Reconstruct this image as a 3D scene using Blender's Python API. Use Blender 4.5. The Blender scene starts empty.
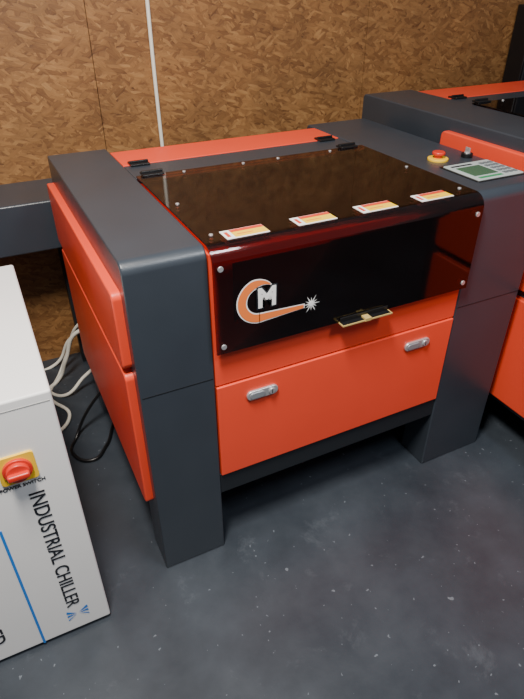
import bpy, bmesh, math, random
from mathutils import Vector, Matrix
random.seed(4)
C=bpy.context.scene.collection
# ---------------------------------------------------------------- materials
def mat(name):
    m=bpy.data.materials.new(name); m.use_nodes=True
    nt=m.node_tree; return m,nt,nt.nodes,nt.links,nt.nodes.get("Principled BSDF")
def simple(name,col,rough=.5,metal=0,spec=.5,bump=0,bscale=300,var=0):
    m,nt,N,L,b=mat(name)
    b.inputs["Base Color"].default_value=(*col,1); b.inputs["Roughness"].default_value=rough
    b.inputs["Metallic"].default_value=metal; b.inputs["Specular IOR Level"].default_value=spec
    tc=N.new("ShaderNodeTexCoord")
    if var:
        n=N.new("ShaderNodeTexNoise"); n.inputs["Scale"].default_value=6; n.inputs["Detail"].default_value=6
        L.new(tc.outputs["Object"],n.inputs["Vector"])
        r=N.new("ShaderNodeMapRange"); r.inputs[3].default_value=1-var; r.inputs[4].default_value=1+var
        L.new(n.outputs["Fac"],r.inputs[0])
        mx=N.new("ShaderNodeMix"); mx.data_type='RGBA'; mx.blend_type='MULTIPLY'; mx.inputs[0].default_value=1
        mx.inputs[6].default_value=(*col,1); L.new(r.outputs[0],mx.inputs[7]); L.new(mx.outputs[2],b.inputs["Base Color"])
        r2=N.new("ShaderNodeMapRange"); r2.inputs[3].default_value=rough-.08; r2.inputs[4].default_value=rough+.08
        L.new(n.outputs["Fac"],r2.inputs[0]); L.new(r2.outputs[0],b.inputs["Roughness"])
    if bump:
        n=N.new("ShaderNodeTexNoise"); n.inputs["Scale"].default_value=bscale
        L.new(tc.outputs["Object"],n.inputs["Vector"])
        bp=N.new("ShaderNodeBump"); bp.inputs["Strength"].default_value=bump; bp.inputs["Distance"].default_value=.001
        L.new(n.outputs["Fac"],bp.inputs["Height"]); L.new(bp.outputs[0],b.inputs["Normal"])
    return m
GREY=simple("slate_powder_coat",(.033,.041,.053),.33,0,.6,.25,500,.15)
DARK=simple("dark_frame_steel",(.012,.015,.019),.5,0,.4,.2,500,.1)
ORANGE=simple("coral_orange_paint",(.80,.068,.028),.38,0,.45,.2,500,.05)
BLACK=simple("black_plastic",(.006,.006,.007),.35)
BLACKI=simple("black_interior",(.006,.005,.005),.6)
SILVER=simple("brushed_silver",(.62,.62,.63),.35,.7)
BRASS=simple("brass_trim",(.85,.62,.22),.35,.5)
WHITE=simple("white_print",(.85,.85,.84),.5)
CHW=simple("chiller_white_paint",(.84,.83,.82),.45,0,.5,.15,500,.03)
BLUE=simple("blue_print",(.02,.20,.65),.5)
INK=simple("dark_ink",(.012,.014,.02),.5)
RED=simple("red_plastic",(.62,.03,.015),.35)
YEL=simple("yellow_label",(.90,.55,.015),.5)
LRED=simple("label_red",(.65,.05,.02),.5)
PANEL=simple("control_panel_film",(.42,.47,.46),.4)
LCD=simple("lcd_green",(.05,.12,.07),.2)
CABLEW=simple("white_cable_sheath",(.80,.76,.66),.5)
LOGO=simple("logo_orange",(.85,.20,.04),.5)
ALU=simple("aluminium_rail",(.20,.20,.21),.4,1)

def acrylic():
    m,nt,N,L,b=mat("smoked_red_acrylic"); N.remove(b)
    out=N["Material Output"]
    t=N.new("ShaderNodeBsdfTransparent"); t.inputs[0].default_value=(.63,.30,.25,1)
    g=N.new("ShaderNodeBsdfGlossy"); g.inputs["Roughness"].default_value=.06; g.inputs[0].default_value=(1,1,1,1)
    d=N.new("ShaderNodeBsdfDiffuse"); d.inputs[0].default_value=(.016,.006,.005,1)  # thin brown haze: soft wall reflection on the lid put into the colour
    m1=N.new("ShaderNodeMixShader"); m1.inputs[0].default_value=.13
    L.new(t.outputs[0],m1.inputs[1]); L.new(d.outputs[0],m1.inputs[2])
    fr=N.new("ShaderNodeFresnel"); fr.inputs[0].default_value=1.55
    m2=N.new("ShaderNodeMixShader"); L.new(fr.outputs[0],m2.inputs[0]); L.new(m1.outputs[0],m2.inputs[1]); L.new(g.outputs[0],m2.inputs[2])
    L.new(m2.outputs[0],out.inputs[0]); return m
ACR=acrylic()

def osb():
    m,nt,N,L,b=mat("osb_board")
    tc=N.new("ShaderNodeTexCoord")
    warp=N.new("ShaderNodeTexNoise"); warp.inputs["Scale"].default_value=40; warp.inputs["Detail"].default_value=3
    L.new(tc.outputs["Object"],warp.inputs["Vector"])
    ws=N.new("ShaderNodeVectorMath"); ws.operation='MULTIPLY_ADD'; ws.inputs[1].default_value=(.008,.008,.008)
    L.new(warp.outputs["Color"],ws.inputs[0]); L.new(tc.outputs["Object"],ws.inputs[2])
    vals=[]
    for i,(ang,sx,sz) in enumerate([(.15,17,62),(1.3,20,75),(-.7,15,58),(2.2,24,90),(.6,19,72),(-.25,22,85)]):
        mp=N.new("ShaderNodeMapping"); mp.vector_type='POINT'
        mp.inputs["Rotation"].default_value=(0,ang,0); mp.inputs["Location"].default_value=(i*3.1,0,i*1.7)
        L.new(ws.outputs[0],mp.inputs["Vector"])
        sc=N.new("ShaderNodeVectorMath"); sc.operation='MULTIPLY'; sc.inputs[1].default_value=(sx,0,sz)
        L.new(mp.outputs[0],sc.inputs[0])
        v=N.new("ShaderNodeTexVoronoi"); v.inputs["Scale"].default_value=1
        L.new(sc.outputs[0],v.inputs["Vector"])
        s=N.new("ShaderNodeSeparateColor"); L.new(v.outputs["Color"],s.inputs[0])
        gm=N.new("ShaderNodeVectorMath"); gm.operation='MULTIPLY'; gm.inputs[1].default_value=(22,0,330)
        L.new(mp.outputs[0],gm.inputs[0])
        gn=N.new("ShaderNodeTexNoise"); gn.inputs["Scale"].default_value=1; gn.inputs["Detail"].default_value=3; L.new(gm.outputs[0],gn.inputs["Vector"])
        ad=N.new("ShaderNodeMath"); ad.operation='MULTIPLY_ADD'; ad.inputs[1].default_value=.9
        L.new(gn.outputs["Fac"],ad.inputs[0]); L.new(s.outputs[0],ad.inputs[2])
        # darker gap at the strand edge
        ed=N.new("ShaderNodeMapRange"); ed.inputs[1].default_value=.45; ed.inputs[2].default_value=.95; ed.inputs[3].default_value=0; ed.inputs[4].default_value=.35
        L.new(v.outputs["Distance"],ed.inputs[0])
        sb=N.new("ShaderNodeMath"); sb.operation='SUBTRACT'; L.new(ad.outputs[0],sb.inputs[0]); L.new(ed.outputs[0],sb.inputs[1])
        vals.append((sb,s))
    cur=vals[0][0].outputs[0]
    for ad,s in vals[1:]:
        th=N.new("ShaderNodeMath"); th.operation='GREATER_THAN'; th.inputs[1].default_value=.64
        L.new(s.outputs[1],th.inputs[0])
        mx=N.new("ShaderNodeMix"); mx.data_type='FLOAT'
        L.new(th.outputs[0],mx.inputs[0]); L.new(cur,mx.inputs[2]); L.new(ad.outputs[0],mx.inputs[3]); cur=mx.outputs[0]
    mr=N.new("ShaderNodeMapRange"); mr.inputs[1].default_value=.05; mr.inputs[2].default_value=1.6
    L.new(cur,mr.inputs[0])
    cr=N.new("ShaderNodeValToRGB"); e=cr.color_ramp.elements
    e[0].position=0; e[0].color=(.085,.032,.009,1); e[1].position=1; e[1].color=(.37,.195,.072,1)
    for p,c in [(.2,(.155,.064,.019)),(.5,(.225,.103,.033)),(.8,(.285,.137,.046))]:
        x=e.new(p); x.color=(*c,1)
    L.new(mr.outputs[0],cr.inputs[0])
    big=N.new("ShaderNodeTexNoise"); big.inputs["Scale"].default_value=4; big.inputs["Detail"].default_value=6; big.inputs["Roughness"].default_value=.7
    L.new(tc.outputs["Object"],big.inputs["Vector"])
    br=N.new("ShaderNodeMapRange"); br.inputs[1].default_value=.3; br.inputs[2].default_value=.7; br.inputs[3].default_value=.76; br.inputs[4].default_value=1.22
    L.new(big.outputs["Fac"],br.inputs[0])
    mm=N.new("ShaderNodeMix"); mm.data_type='RGBA'; mm.blend_type='MULTIPLY'; mm.inputs[0].default_value=1
    L.new(cr.outputs[0],mm.inputs[6]); L.new(br.outputs[0],mm.inputs[7])
    L.new(mm.outputs[2],b.inputs["Base Color"]); b.inputs["Roughness"].default_value=.55
    bp=N.new("ShaderNodeBump"); bp.inputs["Strength"].default_value=.3; bp.inputs["Distance"].default_value=.002
    L.new(cur,bp.inputs["Height"]); L.new(bp.outputs[0],b.inputs["Normal"])
    return m
def floor_mat():
    m,nt,N,L,b=mat("painted_concrete_floor")
    tc=N.new("ShaderNodeTexCoord")
    n=N.new("ShaderNodeTexNoise"); n.inputs["Scale"].default_value=2.6; n.inputs["Detail"].default_value=9; n.inputs["Roughness"].default_value=.64
    L.new(tc.outputs["Object"],n.inputs["Vector"])
    cr=N.new("ShaderNodeValToRGB"); e=cr.color_ramp.elements
    e[0].position=.32; e[0].color=(.022,.028,.037,1); e[1].position=.72; e[1].color=(.052,.063,.078,1)
    L.new(n.outputs["Fac"],cr.inputs[0])
    def mul(a,k):
        q=N.new("ShaderNodeMath"); q.operation='MULTIPLY'; q.inputs[1].default_value=k; L.new(a,q.inputs[0]); return q.outputs[0]
    def mulv(a,c):
        q=N.new("ShaderNodeMath"); q.operation='MULTIPLY'; L.new(a,q.inputs[0]); L.new(c,q.inputs[1]); return q.outputs[0]
    def mx2(a,c):
        q=N.new("ShaderNodeMath"); q.operation='MAXIMUM'; L.new(a,q.inputs[0]); L.new(c,q.inputs[1]); return q.outputs[0]
    wn=N.new("ShaderNodeTexNoise"); wn.inputs["Scale"].default_value=60; L.new(tc.outputs["Object"],wn.inputs["Vector"])
    wv=N.new("ShaderNodeVectorMath"); wv.operation='MULTIPLY_ADD'; wv.inputs[1].default_value=(.02,.02,.02); L.new(wn.outputs["Color"],wv.inputs[0]); L.new(tc.outputs["Object"],wv.inputs[2])
    chips=None
    for scl,th,rad in [(14,.91,.085),(33,.88,.09),(70,.90,.16)]:
        v=N.new("ShaderNodeTexVoronoi"); v.inputs["Scale"].default_value=scl; L.new(wv.outputs[0],v.inputs["Vector"])
        s=N.new("ShaderNodeSeparateColor"); L.new(v.outputs["Color"],s.inputs[0])
        g=N.new("ShaderNodeMath"); g.operation='GREATER_THAN'; g.inputs[1].default_value=th; L.new(s.outputs[0],g.inputs[0])
        k=N.new("ShaderNodeMath"); k.operation='MULTIPLY'; k.inputs[1].default_value=rad*1.5; L.new(s.outputs[1],k.inputs[0])
        l=N.new("ShaderNodeMath"); l.operation='LESS_THAN'; L.new(v.outputs["Distance"],l.inputs[0]); L.new(k.outputs[0],l.inputs[1])
        sp=mulv(g.outputs[0],l.outputs[0]); chips=sp if chips is None else mx2(chips,sp)
    w=N.new("ShaderNodeTexNoise"); w.inputs["Scale"].default_value=6; w.inputs["Detail"].default_value=10; w.inputs["Roughness"].default_value=.76; w.inputs["Distortion"].default_value=.3
    L.new(tc.outputs["Object"],w.inputs["Vector"])
    wr=N.new("ShaderNodeMapRange"); wr.inputs[1].default_value=.58; wr.inputs[2].default_value=.80; wr.inputs[4].default_value=.36
    L.new(w.outputs["Fac"],wr.inputs[0])
    tot=mx2(mul(chips,.65),wr.outputs[0])
    mx=N.new("ShaderNodeMix"); mx.data_type='RGBA'; mx.inputs[7].default_value=(.19,.215,.245,1)
    L.new(tot,mx.inputs[0]); L.new(cr.outputs[0],mx.inputs[6])
    L.new(mx.outputs[2],b.inputs["Base Color"])
    rr=N.new("ShaderNodeMapRange"); rr.inputs[3].default_value=.26; rr.inputs[4].default_value=.5
    L.new(n.outputs["Fac"],rr.inputs[0]); L.new(rr.outputs[0],b.inputs["Roughness"])
    bp=N.new("ShaderNodeBump"); bp.inputs["Strength"].default_value=.2; bp.inputs["Distance"].default_value=.004
    L.new(w.outputs["Fac"],bp.inputs["Height"]); L.new(bp.outputs[0],b.inputs["Normal"])
    return m
def honeycomb():
    m,nt,N,L,b=mat("honeycomb_bed")
    tc=N.new("ShaderNodeTexCoord"); v=N.new("ShaderNodeTexVoronoi"); v.feature='DISTANCE_TO_EDGE'; v.inputs["Scale"].default_value=90; v.inputs["Randomness"].default_value=.2
    L.new(tc.outputs["Object"],v.inputs["Vector"])
    cr=N.new("ShaderNodeValToRGB"); cr.color_ramp.elements[0].color=(.06,.06,.06,1); cr.color_ramp.elements[1].color=(.005,.005,.005,1); cr.color_ramp.elements[1].position=.12
    L.new(v.outputs["Distance"],cr.inputs[0]); L.new(cr.outputs[0],b.inputs["Base Color"]); b.inputs["Roughness"].default_value=.5
    return m
OSB=osb(); FLOOR=floor_mat(); HC=honeycomb()

# ---------------------------------------------------------------- helpers
def empty(name,loc):
    e=bpy.data.objects.new(name,None); e.empty_display_size=.1; e.location=loc; C.objects.link(e); return e
def fin(name,bm,m,parent=None,smooth=False,bevel=0,seg=3):
    bmesh.ops.recalc_face_normals(bm,faces=bm.faces)
    me=bpy.data.meshes.new(name); bm.to_mesh(me); bm.free()
    ob=bpy.data.objects.new(name,me); C.objects.link(ob)
    me.materials.append(m)
    if smooth:
        for p in me.polygons: p.use_smooth=True
    if bevel:
        md=ob.modifiers.new("bevel",'BEVEL'); md.width=bevel; md.segments=seg; md.limit_method='ANGLE'; md.angle_limit=math.radians(40)
        for p in me.polygons: p.use_smooth=True
        wn=ob.modifiers.new("wn",'WEIGHTED_NORMAL'); wn.keep_sharp=False
    if parent: ob.parent=parent
    return ob
def addbox(bm,x0,x1,y0,y1,z0,z1):
    vs=[bm.verts.new((x,y,z)) for x in (x0,x1) for y in (y0,y1) for z in (z0,z1)]
    for f in [(0,1,3,2),(4,6,7,5),(0,4,5,1),(2,3,7,6),(0,2,6,4),(1,5,7,3)]: bm.faces.new([vs[i] for i in f])
def boxes(name,lst,m,parent=None,bevel=.003):
    bm=bmesh.new()
    for b in lst: addbox(bm,*b)
    return fin(name,bm,m,parent,bevel=bevel)
def prism(name,prof,axis,a0,a1,m,parent=None,bevel=0,smooth=False):
    """prof: list of 2D points; axis 'x' -> (y,z); 'y' -> (x,z); 'z' -> (x,y)"""
    bm=bmesh.new()
    def P(p,a): return {'x':(a,p[0],p[1]),'y':(p[0],a,p[1]),'z':(p[0],p[1],a)}[axis]
    A=[bm.verts.new(P(p,a0)) for p in prof]; B=[bm.verts.new(P(p,a1)) for p in prof]
    n=len(prof); bm.faces.new(A); bm.faces.new(B[::-1])
    for i in range(n): bm.faces.new([A[i],A[(i+1)%n],B[(i+1)%n],B[i]])
    return fin(name,bm,m,parent,bevel=bevel)
def rrect(x0,x1,y0,y1,r,n=6):
    pts=[]
    for cx,cy,a in [(x1-r,y1-r,0),(x0+r,y1-r,90),(x0+r,y0+r,180),(x1-r,y0+r,270)]:
        for i in range(n+1):
            t=math.radians(a+90*i/n); pts.append((cx+r*math.cos(t),cy+r*math.sin(t)))
    return pts
def cyls(name,lst,m,parent=None,seg=24,bevel=0):
    """lst of (cx,cy,cz,r,h,axis)"""
    bm=bmesh.new()
    for cx,cy,cz,r,h,ax in lst:
        M=Matrix.Translation((cx,cy,cz))@{'z':Matrix(),'y':Matrix.Rotation(math.pi/2,4,'X'),'x':Matrix.Rotation(math.pi/2,4,'Y')}[ax]
        bmesh.ops.create_cone(bm,cap_ends=True,segments=seg,radius1=r,radius2=r,depth=h,matrix=M)
    return fin(name,bm,m,parent,bevel=bevel)
def text(name,body,size,loc,rot,m,parent=None,align='CENTER',ext=.0004,bold=0,sx=1):
    cu=bpy.data.curves.new(name,'FONT'); cu.body=body; cu.size=size; cu.extrude=ext; cu.align_x=align; cu.align_y='CENTER'; cu.offset=bold
    cu.materials.append(m)
    o=bpy.data.objects.new(name,cu); C.objects.link(o); o.location=loc; o.rotation_euler=rot; o.scale=(sx,1,1)
    if parent:o.parent=parent
    return o
def tube(name,pts,r,m,parent=None):
    cu=bpy.data.curves.new(name,'CURVE'); cu.dimensions='3D'; cu.bevel_depth=r; cu.bevel_resolution=4; cu.resolution_u=16
    s=cu.splines.new('BEZIER'); s.bezier_points.add(len(pts)-1)
    for p,b in zip(pts,s.bezier_points): b.co=p; b.handle_left_type=b.handle_right_type='AUTO'
    cu.materials.append(m); o=bpy.data.objects.new(name,cu); C.objects.link(o)
    if parent:o.parent=parent
    return o

# ---------------------------------------------------------------- room
WY=1.30
bm=bmesh.new(); addbox(bm,-3,4.5,-3.5,WY+.12,-.1,0); fin("floor",bm,FLOOR)
bm=bmesh.new()
xs=[-3,-2.17,-.95,.27,1.49,2.71,4.5]
for a,b_ in zip(xs[:-1],xs[1:]): addbox(bm,a+.0012,b_-.0012,WY,WY+.018,0,2.8)
addbox(bm,-3,4.5,WY+.018,WY+.12,0,2.8)
fin("wall_back",bm,OSB)

# ---------------------------------------------------------------- laser machine
def machine(name,base,w,W2,W3,D,h,zleg,zs,zl,upz,loz,pan_y,ylid,ystrip,yor,detail=True):
    P=empty(name,base)
    # pillars: side profile with rounded top front
    def pillar(nm,x0,x1):
        r=.028; prof=[(0,0),(.12,0),(.12,zleg-.03),(.15,zleg),(D-.15,zleg),(D-.12,zleg-.03),(D-.12,0),(D,0),(D,h-.01),(D-.01,h)]
        for i in range(7):
            t=math.radians(90+90*i/6); prof.append((r+r*math.cos(t),h-r+r*math.sin(t)))
        prism(nm,prof,'x',x0,x1,GREY,P,bevel=.005)
    pillar("left_pillar",0,w); pillar("right_pillar",W2,W3)
    boxes("pillar_seams",[(.004,w-.004,-.0008,.002,.655,.6565),(W2+.004,W3-.004,-.0008,.002,.655,.6565)],BLACK,P,0)
    # side panels
    def side(nm,x0,x1,y0,y1,z0,z1):
        prism(nm,rrect(y0,y1,z0,z1,.018),'x',x0,x1,ORANGE,P,bevel=.005)
    for s,(a,b) in {"left":(-.022,.004),"right":(W3-.004,W3+.02 if name.endswith("1") else W3+.012)}.items():
        side(s+"_upper_side_panel",a,b,pan_y[0],pan_y[1],*upz)
        side(s+"_lower_side_panel",a,b,pan_y[0],pan_y[1]-.03,*loz)
    # base band + underside + back
    boxes("base_frame",[(w,W2,.004,.03,zleg,zs[0]),(w,W2,.03,D-.03,zleg,zleg+.02),(w,W2,D-.05,D-.03,zleg,h-.08)],DARK,P,.002)
    # front panels
    boxes("front_fixed_panel",[(w+.002,W2-.002,.0,.02,zs[1]+.004,zl)],ORANGE,P,.002)
    boxes("front_access_door",[(w+.003,W2-.003,-.004,.02,zs[0],zs[1])],ORANGE,P,.003)
    # latches
    lm=(zs[1]-.052)
    for i,x in enumerate((w+(W2-w)*.165,W2-(W2-w)*.175)):
        prism("door_latch_%d"%(i+1),rrect(x-.046,x+.046,lm-.0145,lm+.0145,.014,8),'y',-.012,-.003,SILVER,P,bevel=.003)
        prism("latch_paddle_%d"%(i+1),rrect(x-.038,x+.006,lm-.009,lm+.009,.008,6),'y',-.0145,-.0118,simple("latch_grey",(.40,.42,.45),.4,.6),P,bevel=.001)
        cyls("latch_lock_%d"%(i+1),[(x+.026,-.0135,lm,.009,.005,'y')],SILVER,P,bevel=.001)
        boxes("latch_keyhole_%d"%(i+1),[(x+.025,x+.027,-.0165,-.0158,lm-.006,lm+.006)],BLACK,P,0)
    # orange rim below the lid: front window frame and top ring
    wx0,wx1=w+.058,W2-.045
    zt=h-.018
    boxes("window_rim",[(w+.002,wx0,.0,.012,zl,zt),(wx1,W2-.002,.0,.012,zl,zt),(wx0,wx1,.0,.012,zl,zl+.062),(wx0,wx1,.0,.012,zt-.03,zt),
        (w+.002,wx0-.01,.012,ylid,zt-.012,zt),(wx1+.01,W2-.002,.012,ylid,zt-.012,zt),(wx0-.01,wx1+.01,.012,.03,zt-.012,zt),(wx0-.01,wx1+.01,ylid-.045,ylid,zt-.012,zt)],ORANGE,P,0)
    # interior tub
    zb=h-.20
    boxes("cutting_chamber",[(w+.002,W2-.002,.02,ylid+.05,zb-.02,zb),(w+.002,w+.012,.012,ylid+.05,zb,zt-.013),(W2-.012,W2-.002,.012,ylid+.05,zb,zt-.013),(w+.002,W2-.002,ylid+.04,ylid+.05,zb,h-.03)],BLACKI,P,0)
    boxes("honeycomb_bed",[(w+.05,W2-.05,.05,ylid-.03,zb,zb+.02)],HC,P,.002)
    g=ylid*.62
    boxes("gantry_rail",[(w+.02,W2-.02,g,g+.03,h-.10,h-.075)],ALU,P,.002)
    boxes("laser_head",[((w+W2)/2+.1,(w+W2)/2+.15,g-.03,g,h-.13,h-.06)],BLACK,P,.004)
    # lid: bent acrylic sheet
    yf=-.022; zl2=h+.005; r=.038; th=.004
    def arc(rr,n=12,rev=False):
        a=[(yf+r-rr*math.sin(math.radians(90*i/n)),zl2-r+rr*math.cos(math.radians(90*i/n))) for i in range(n+1)]
        return a[::-1] if rev else a
    outer=[(ylid,zl2)]+arc(r)+[(yf,zl)]
    inner=[(yf+th,zl)]+arc(r-th,rev=True)+[(ylid,zl2-th)]
    prism("acrylic_lid",outer+inner,'x',w+.002,W2-.002,ACR,P,bevel=0)
    # rear strip + orange rear cover
    boxes("rear_deck",[(w+.001,W2-.001,ylid+.004,ystrip,h-.03,h-.003)],GREY,P,.003)
    prism("rear_cover",[(ystrip+.003,h-.03),(ystrip+.003,h-.002),(yor,h-.002),(yor+.03,h-.04),(yor+.03,h-.12),(yor+.015,h-.12),(yor+.015,h-.045),(yor-.006,h-.03)],'x',w+.001,W2-.001,ORANGE,P,bevel=.002)
    # hinges
    hb=[]
    for x in (w+.05,W2-.06):
        hb+= [(x-.03,x+.03,ystrip-.022,ystrip+.024,h-.003,h+.004),(x-.03,x+.03,ystrip-.003,ystrip+.005,h+.003,h+.010)]
        hb+= [(x-.032,x+.032,ylid-.018,ylid+.02,h+.004,h+.010),(x-.032,x+.032,ylid-.001,ylid+.008,h+.008,h+.016)]
    boxes("hinges",hb,BLACK,P,.002)
    # screws
    sc=[(x,yf-.001,z,.007,.004,'y') for x in (w+.02,W2-.02) for z in (zl+.02,zl2-.05)]
    sc+=[(x,y,zl2+.001,.005,.004,'z') for x,y in [(w+.03,ylid*.5),(W2-.03,ylid*.5),(w+.03,.05),(W2-.03,.05),((w+W2)/2-.06,ylid-.02),((w+W2)/2+.06,ylid-.02),(w+.14,ylid-.02),(W2-.14,ylid-.02)]]
    cyls("lid_screws",sc,SILVER,P,16,bevel=.001)
    # handle: shallow black pull with thin brass edging
    hx=w+(W2-w)*.54
    boxes("lid_handle",[(hx-.076,hx+.076,yf-.020,yf-.0005,zl-.003,zl+.001),(hx-.076,hx+.076,yf-.004,yf-.0005,zl-.003,zl+.014)],BLACK,P,.001)
    boxes("handle_trim",[(hx-.079,hx+.079,yf-.0225,yf-.020,zl-.003,zl+.0015),(hx-.079,hx-.076,yf-.021,yf-.0005,zl-.003,zl+.001),(hx+.076,hx+.079,yf-.021,yf-.0005,zl-.003,zl+.001)],BRASS,P,.0006)
    boxes("handle_tab",[(hx-.010,hx+.010,yf-.0235,yf-.0005,zl-.004,zl+.006)],BRASS,P,.001)
    if not detail: return P
    # stickers
    for i in range(4):
        x=.243+.18*i; y=.010
        boxes("warning_label_%d"%(i+1),[(x,x+.105,y,y+.048,zl2,zl2+.0012)],WHITE,P,0)
        boxes("label_band_%d"%(i+1),[(x+.022,x+.104,y+.004,y+.032,zl2+.001,zl2+.0018)],YEL,P,0)
        boxes("label_title_%d"%(i+1),[(x+.022,x+.104,y+.033,y+.046,zl2+.001,zl2+.0018)],LRED,P,0)
        boxes("label_lines_%d"%(i+1),[(x+.030,x+.07,y+.016,y+.018,zl2+.0016,zl2+.0022),(x+.006,x+.014,y+.01,y+.038,zl2+.001,zl2+.0018)],LRED,P,0)
    # logo
    def arcband(nm,cx,cz,r0,r1,a0,a1,y,m,tail):
        bm=bmesh.new(); n=40; A=[];B=[]
        for i in range(n+1):
            t=math.radians(a0+(a1-a0)*i/n)
            k=min(1,.12+(i/n)/.3)
            rm=(r0+r1)/2; hw=(r1-r0)/2*k
            A.append(bm.verts.new((cx+(rm-hw)*math.cos(t),y,cz+(rm-hw)*math.sin(t)))); B.append(bm.verts.new((cx+(rm+hw)*math.cos(t),y,cz+(rm+hw)*math.sin(t))))
        for i in range(n): bm.faces.new([A[i],A[i+1],B[i+1],B[i]])
        x0,x1,z0,z1=tail; vs=[bm.verts.new(p) for p in [(x0,y,z0),(x1,y,z0+(z1-z0)*.35),(x1,y,z1-(z1-z0)*.2),(x0,y,z1)]]; bm.faces.new(vs)
        return fin(nm,bm,m,P)
    cx,cz=.305,.860; yl=yf-.0012
    arcband("logo_c_outline",cx,cz,.033,.060,50,270,yl,WHITE,(cx-.002,.428,cz-.060,cz-.033))
    arcband("logo_c",cx,cz,.036,.057,54,270,yl-.0006,LOGO,(cx-.002,.425,cz-.057,cz-.036))
    text("logo_letter_outline","M",.070,(cx+.018,yl-.0012,cz+.004),(math.pi/2,0,0),INK,P,bold=.006,sx=.95)
    text("logo_letter","M",.070,(cx+.018,yl-.0022,cz+.004),(math.pi/2,0,0),WHITE,P,bold=.0022,sx=.95)
    # starburst: separate tapering rays around a small core
    bm=bmesh.new(); n=12; sx,sz=.446,cz-.043
    for i in range(n):
        t=2*math.pi*i/n; rr=.026 if i%2==0 else .019; dt=.16
        bm.faces.new([bm.verts.new(p) for p in [(sx+.006*math.cos(t-dt*2),yl-.001,sz+.006*math.sin(t-dt*2)),(sx+rr*math.cos(t),yl-.001,sz+rr*math.sin(t)),(sx+.006*math.cos(t+dt*2),yl-.001,sz+.006*math.sin(t+dt*2))]])
    fin("logo_spark",bm,WHITE,P)
    cyls("logo_spark_core",[(sx,yl-.0012,sz,.0065,.001,'y')],WHITE,P)
    # control console
    prism("control_panel",rrect(1.045,1.222,.082,.232,.006),'z',h-.001,h+.004,PANEL,P,bevel=.001)
    prism("control_panel_bezel",rrect(1.037,1.230,.074,.240,.008),'z',h-.002,h+.002,BLACK,P,bevel=.001)
    boxes("lcd_display",[(1.062,1.152,.115,.195,h+.003,h+.0055)],LCD,P,.0008)
    bl=[(1.165+.018*i,1.178+.018*i,.10+.024*j,.115+.024*j,h+.003,h+.006) for i in range(3) for j in range(5)]
    boxes("keypad",bl,simple("keypad_grey",(.12,.14,.15),.5),P,.001)
    boxes("panel_title",[(1.06,1.14,.207,.216,h+.0035,h+.0048)],INK,P,0)
    boxes("panel_led",[(1.062,1.15,.092,.104,h+.0035,h+.0048)],simple("panel_green",(.03,.25,.10),.4),P,0)
    cyls("emergency_stop_ring",[(1.09,.305,h+.003,.032,.008,'z')],YEL,P,32,.002)
    cyls("emergency_stop_button",[(1.09,.305,h+.012,.012,.014,'z'),(1.09,.305,h+.021,.020,.011,'z')],RED,P,32,.004)
    cyls("key_switch",[(1.195,.29,h+.006,.018,.014,'z')],BLACK,P,32,.002)
    cyls("key_switch_core",[(1.195,.29,h+.013,.010,.004,'z')],SILVER,P,24,.001)
    boxes("key",[(1.193,1.197,.280,.300,h+.014,h+.030)],SILVER,P,.001)
    cyls("indicator_lamp",[(1.14,.345,h+.005,.012,.012,'z')],BLACK,P,24,.002)
    return P
machine("laser_cutter",(0,0,0),.19,.973,1.235,.92,1.0056,.235,(.311,.624),.737,(.722,.925),(.262,.708),(.035,.90),.55,.69,.86)
P2=machine("laser_cutter.001",(1.30,-.55,0),.24,1.40,1.70,1.57,1.075,.17,(.24,.63),.78,(.63,1.035),(.20,.60),(.06,1.06),1.20,1.33,1.52,False)

# ---------------------------------------------------------------- chiller
Q=empty("industrial_chiller",(-.188,-.0765,0))
W=.36;Dp=.65;H=.806
bm=bmesh.new(); addbox(bm,-W,0,0,Dp,.012,H); fin("cabinet",bm,CHW,Q,bevel=.006)
boxes("top_cover_seam",[(-W+.006,-.006,-.0008,.003,H-.024,H-.0225)],simple("seam_grey",(.35,.35,.34),.6),Q,0)
cyls("feet",[(-.04,.05,.006,.02,.012,'z'),(-.04,Dp-.05,.006,.02,.012,'z'),(-W+.04,.05,.006,.02,.012,'z'),(-W+.04,Dp-.05,.006,.02,.012,'z')],BLACK,Q)
prism("switch_plate",rrect(-.141,-.065,.596,.672,.008),'y',-.005,.001,YEL,Q,bevel=.001)
cyls("switch_collar",[(-.103,-.008,.634,.030,.008,'y')],RED,Q,32,.002)
cyls("switch_dial",[(-.103,-.015,.634,.024,.014,'y')],RED,Q,32,.003)
boxes("switch_grip",[(-.125,-.081,-.034,-.020,.627,.641)],RED,Q,.004)
F=(math.pi/2,0,0)
text("switch_caption","POWER SWITCH",.0125,(-.103,-.001,.583),F,INK,Q,bold=.0002)
V=(math.pi/2,math.pi/2,0)
text("lettering","INDUSTRIAL CHILLER",.047,(-.084,-.001,.335),V,INK,Q,bold=.0003,sx=.97)
text("side_lettering","WATER COOLED",.05,(-.275,-.001,.275),V,INK,Q,bold=.0004)
boxes("blue_stripe",[(-.180,-.174,-.0012,.001,.012,.47)],BLUE,Q,0)
bm=bmesh.new()
for s in (-1,1):
    for k in range(3):
        a=[bm.verts.new((-.078+s*.003,-.0012,.082-.003*k)),bm.verts.new((-.078+s*.026,-.0012,.100-.017*k)),bm.verts.new((-.078+s*.028,-.0012,.090-.015*k))]
        bm.faces.new(a)
fin("logo_wings",bm,BLUE,Q)
boxes("side_vents",[(-.001,.002,.30,.55,.30+.03*k,.312+.03*k) for k in range(9)],INK,Q,0)

# ---------------------------------------------------------------- dark steel bench rail at left
B=empty("steel_workbench",(-1.3,1.0,0))
boxes("apron",[(0,1.36,0,.27,.65,.832)],GREY,B,.008)
boxes("legs",[(.0,.06,.0,.06,0,.65),(.0,.06,.21,.27,0,.65),(1.30,1.355,.21,.26,0,.65)],DARK,B,.003)

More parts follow.
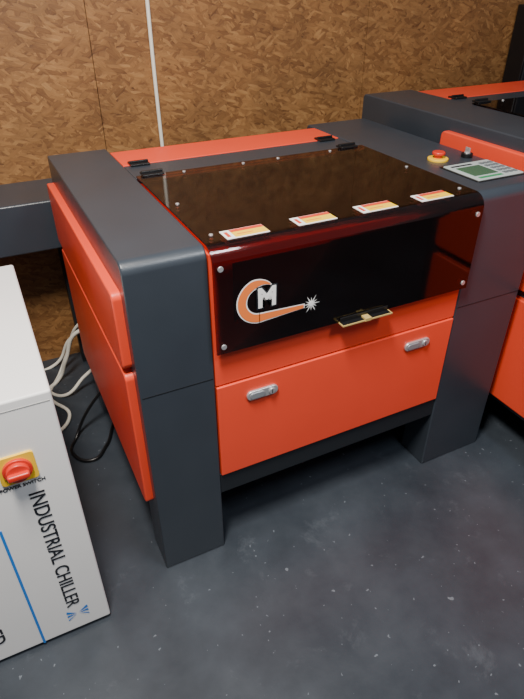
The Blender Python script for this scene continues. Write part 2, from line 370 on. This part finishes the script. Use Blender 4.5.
# ---------------------------------------------------------------- conduit, cabinet, cables
K=empty("wall_conduit",(.5,WY-.008,0))
tube("conduit_run",[(0,0,.02),(.003,0,.6),(-.004,0,1.2),(0,0,1.9),(.004,0,2.78)],.0075,CABLEW,K)
E=empty("electrical_cabinet",(2.375,1.18,0))
boxes("enclosure",[(0,.55,0,.11,.04,1.36)],BLACK,E,.006)
boxes("plinth",[(.02,.53,.01,.10,0,.04)],DARK,E,.003)
boxes("enclosure_door",[(.01,.54,-.008,.002,.06,1.35)],DARK,E,.003)
G=empty("power_cables",(0,0,0))
tube("white_cable_1",[(.10,.95,.30),(-.02,1.04,.26),(-.08,1.08,.12),(-.13,1.10,.014),(-.22,1.02,.012),(-.22,.86,.012),(-.32,.80,.012)],.0085,CABLEW,G)
tube("white_cable_2",[(.12,1.0,.36),(.0,1.10,.26),(-.06,1.17,.10),(-.11,1.16,.012),(-.18,1.0,.010),(-.13,.84,.010),(-.22,.74,.010),(-.4,.72,.01)],.007,CABLEW,G)
tube("white_cable_3",[(.14,1.05,.32),(-.04,1.2,.14),(-.12,1.23,.012),(-.3,1.20,.01),(-.55,1.1,.01)],.007,CABLEW,G)
tube("white_cable_4",[(.10,.93,.20),(-.03,.98,.08),(-.12,.98,.012),(-.24,1.1,.01),(-.45,1.0,.01)],.007,CABLEW,G)
tube("black_cable",[(.05,.70,.24),(-.07,.72,.10),(-.13,.70,.010),(-.16,.62,.009),(-.10,.55,.009),(-.04,.60,.010),(.05,.75,.010),(.3,.8,.01)],.006,BLACK,G)

# ---------------------------------------------------------------- lights
def area(name,loc,target,size,power,col,sy=None):
    l=bpy.data.lights.new(name,'AREA'); l.energy=power; l.color=col; l.size=size
    if sy: l.shape='RECTANGLE'; l.size_y=sy
    o=bpy.data.objects.new(name,l); C.objects.link(o); o.location=loc
    o.rotation_euler=(Vector(target)-Vector(loc)).to_track_quat('-Z','Y').to_euler(); return o
area("ceiling_light",(-.30,-.65,2.75),(.05,.2,.2),.30,112,(1,.94,.86),.6)
area("ceiling_light.001",(1.0,-1.5,2.75),(.7,0,.2),.4,32,(.90,.95,1.0),.6)
w=bpy.data.worlds.new("World"); bpy.context.scene.world=w; w.use_nodes=True
bg=w.node_tree.nodes["Background"]; bg.inputs[0].default_value=(.78,.87,1,1); bg.inputs[1].default_value=.17

# ---------------------------------------------------------------- camera
f,pit,yaw,rol=561.7,.5937,.4601,-.0018
hd=Vector((math.sin(yaw),math.cos(yaw),0)); z=Vector((0,0,1)); r0=Vector((math.cos(yaw),-math.sin(yaw),0))
fw=math.cos(pit)*hd-math.sin(pit)*z; up=math.sin(pit)*hd+math.cos(pit)*z
r=math.cos(rol)*r0+math.sin(rol)*up; u=-math.sin(rol)*r0+math.cos(rol)*up
cd=bpy.data.cameras.new("camera"); cam=bpy.data.objects.new("camera",cd); C.objects.link(cam)
M=Matrix((r,u,-fw)).transposed().to_4x4(); M.translation=Vector((-.2024,-1.0579,1.5)); cam.matrix_world=M
cd.sensor_width=36; cd.lens=f*36/699; cd.clip_start=.02
bpy.context.scene.camera=cam
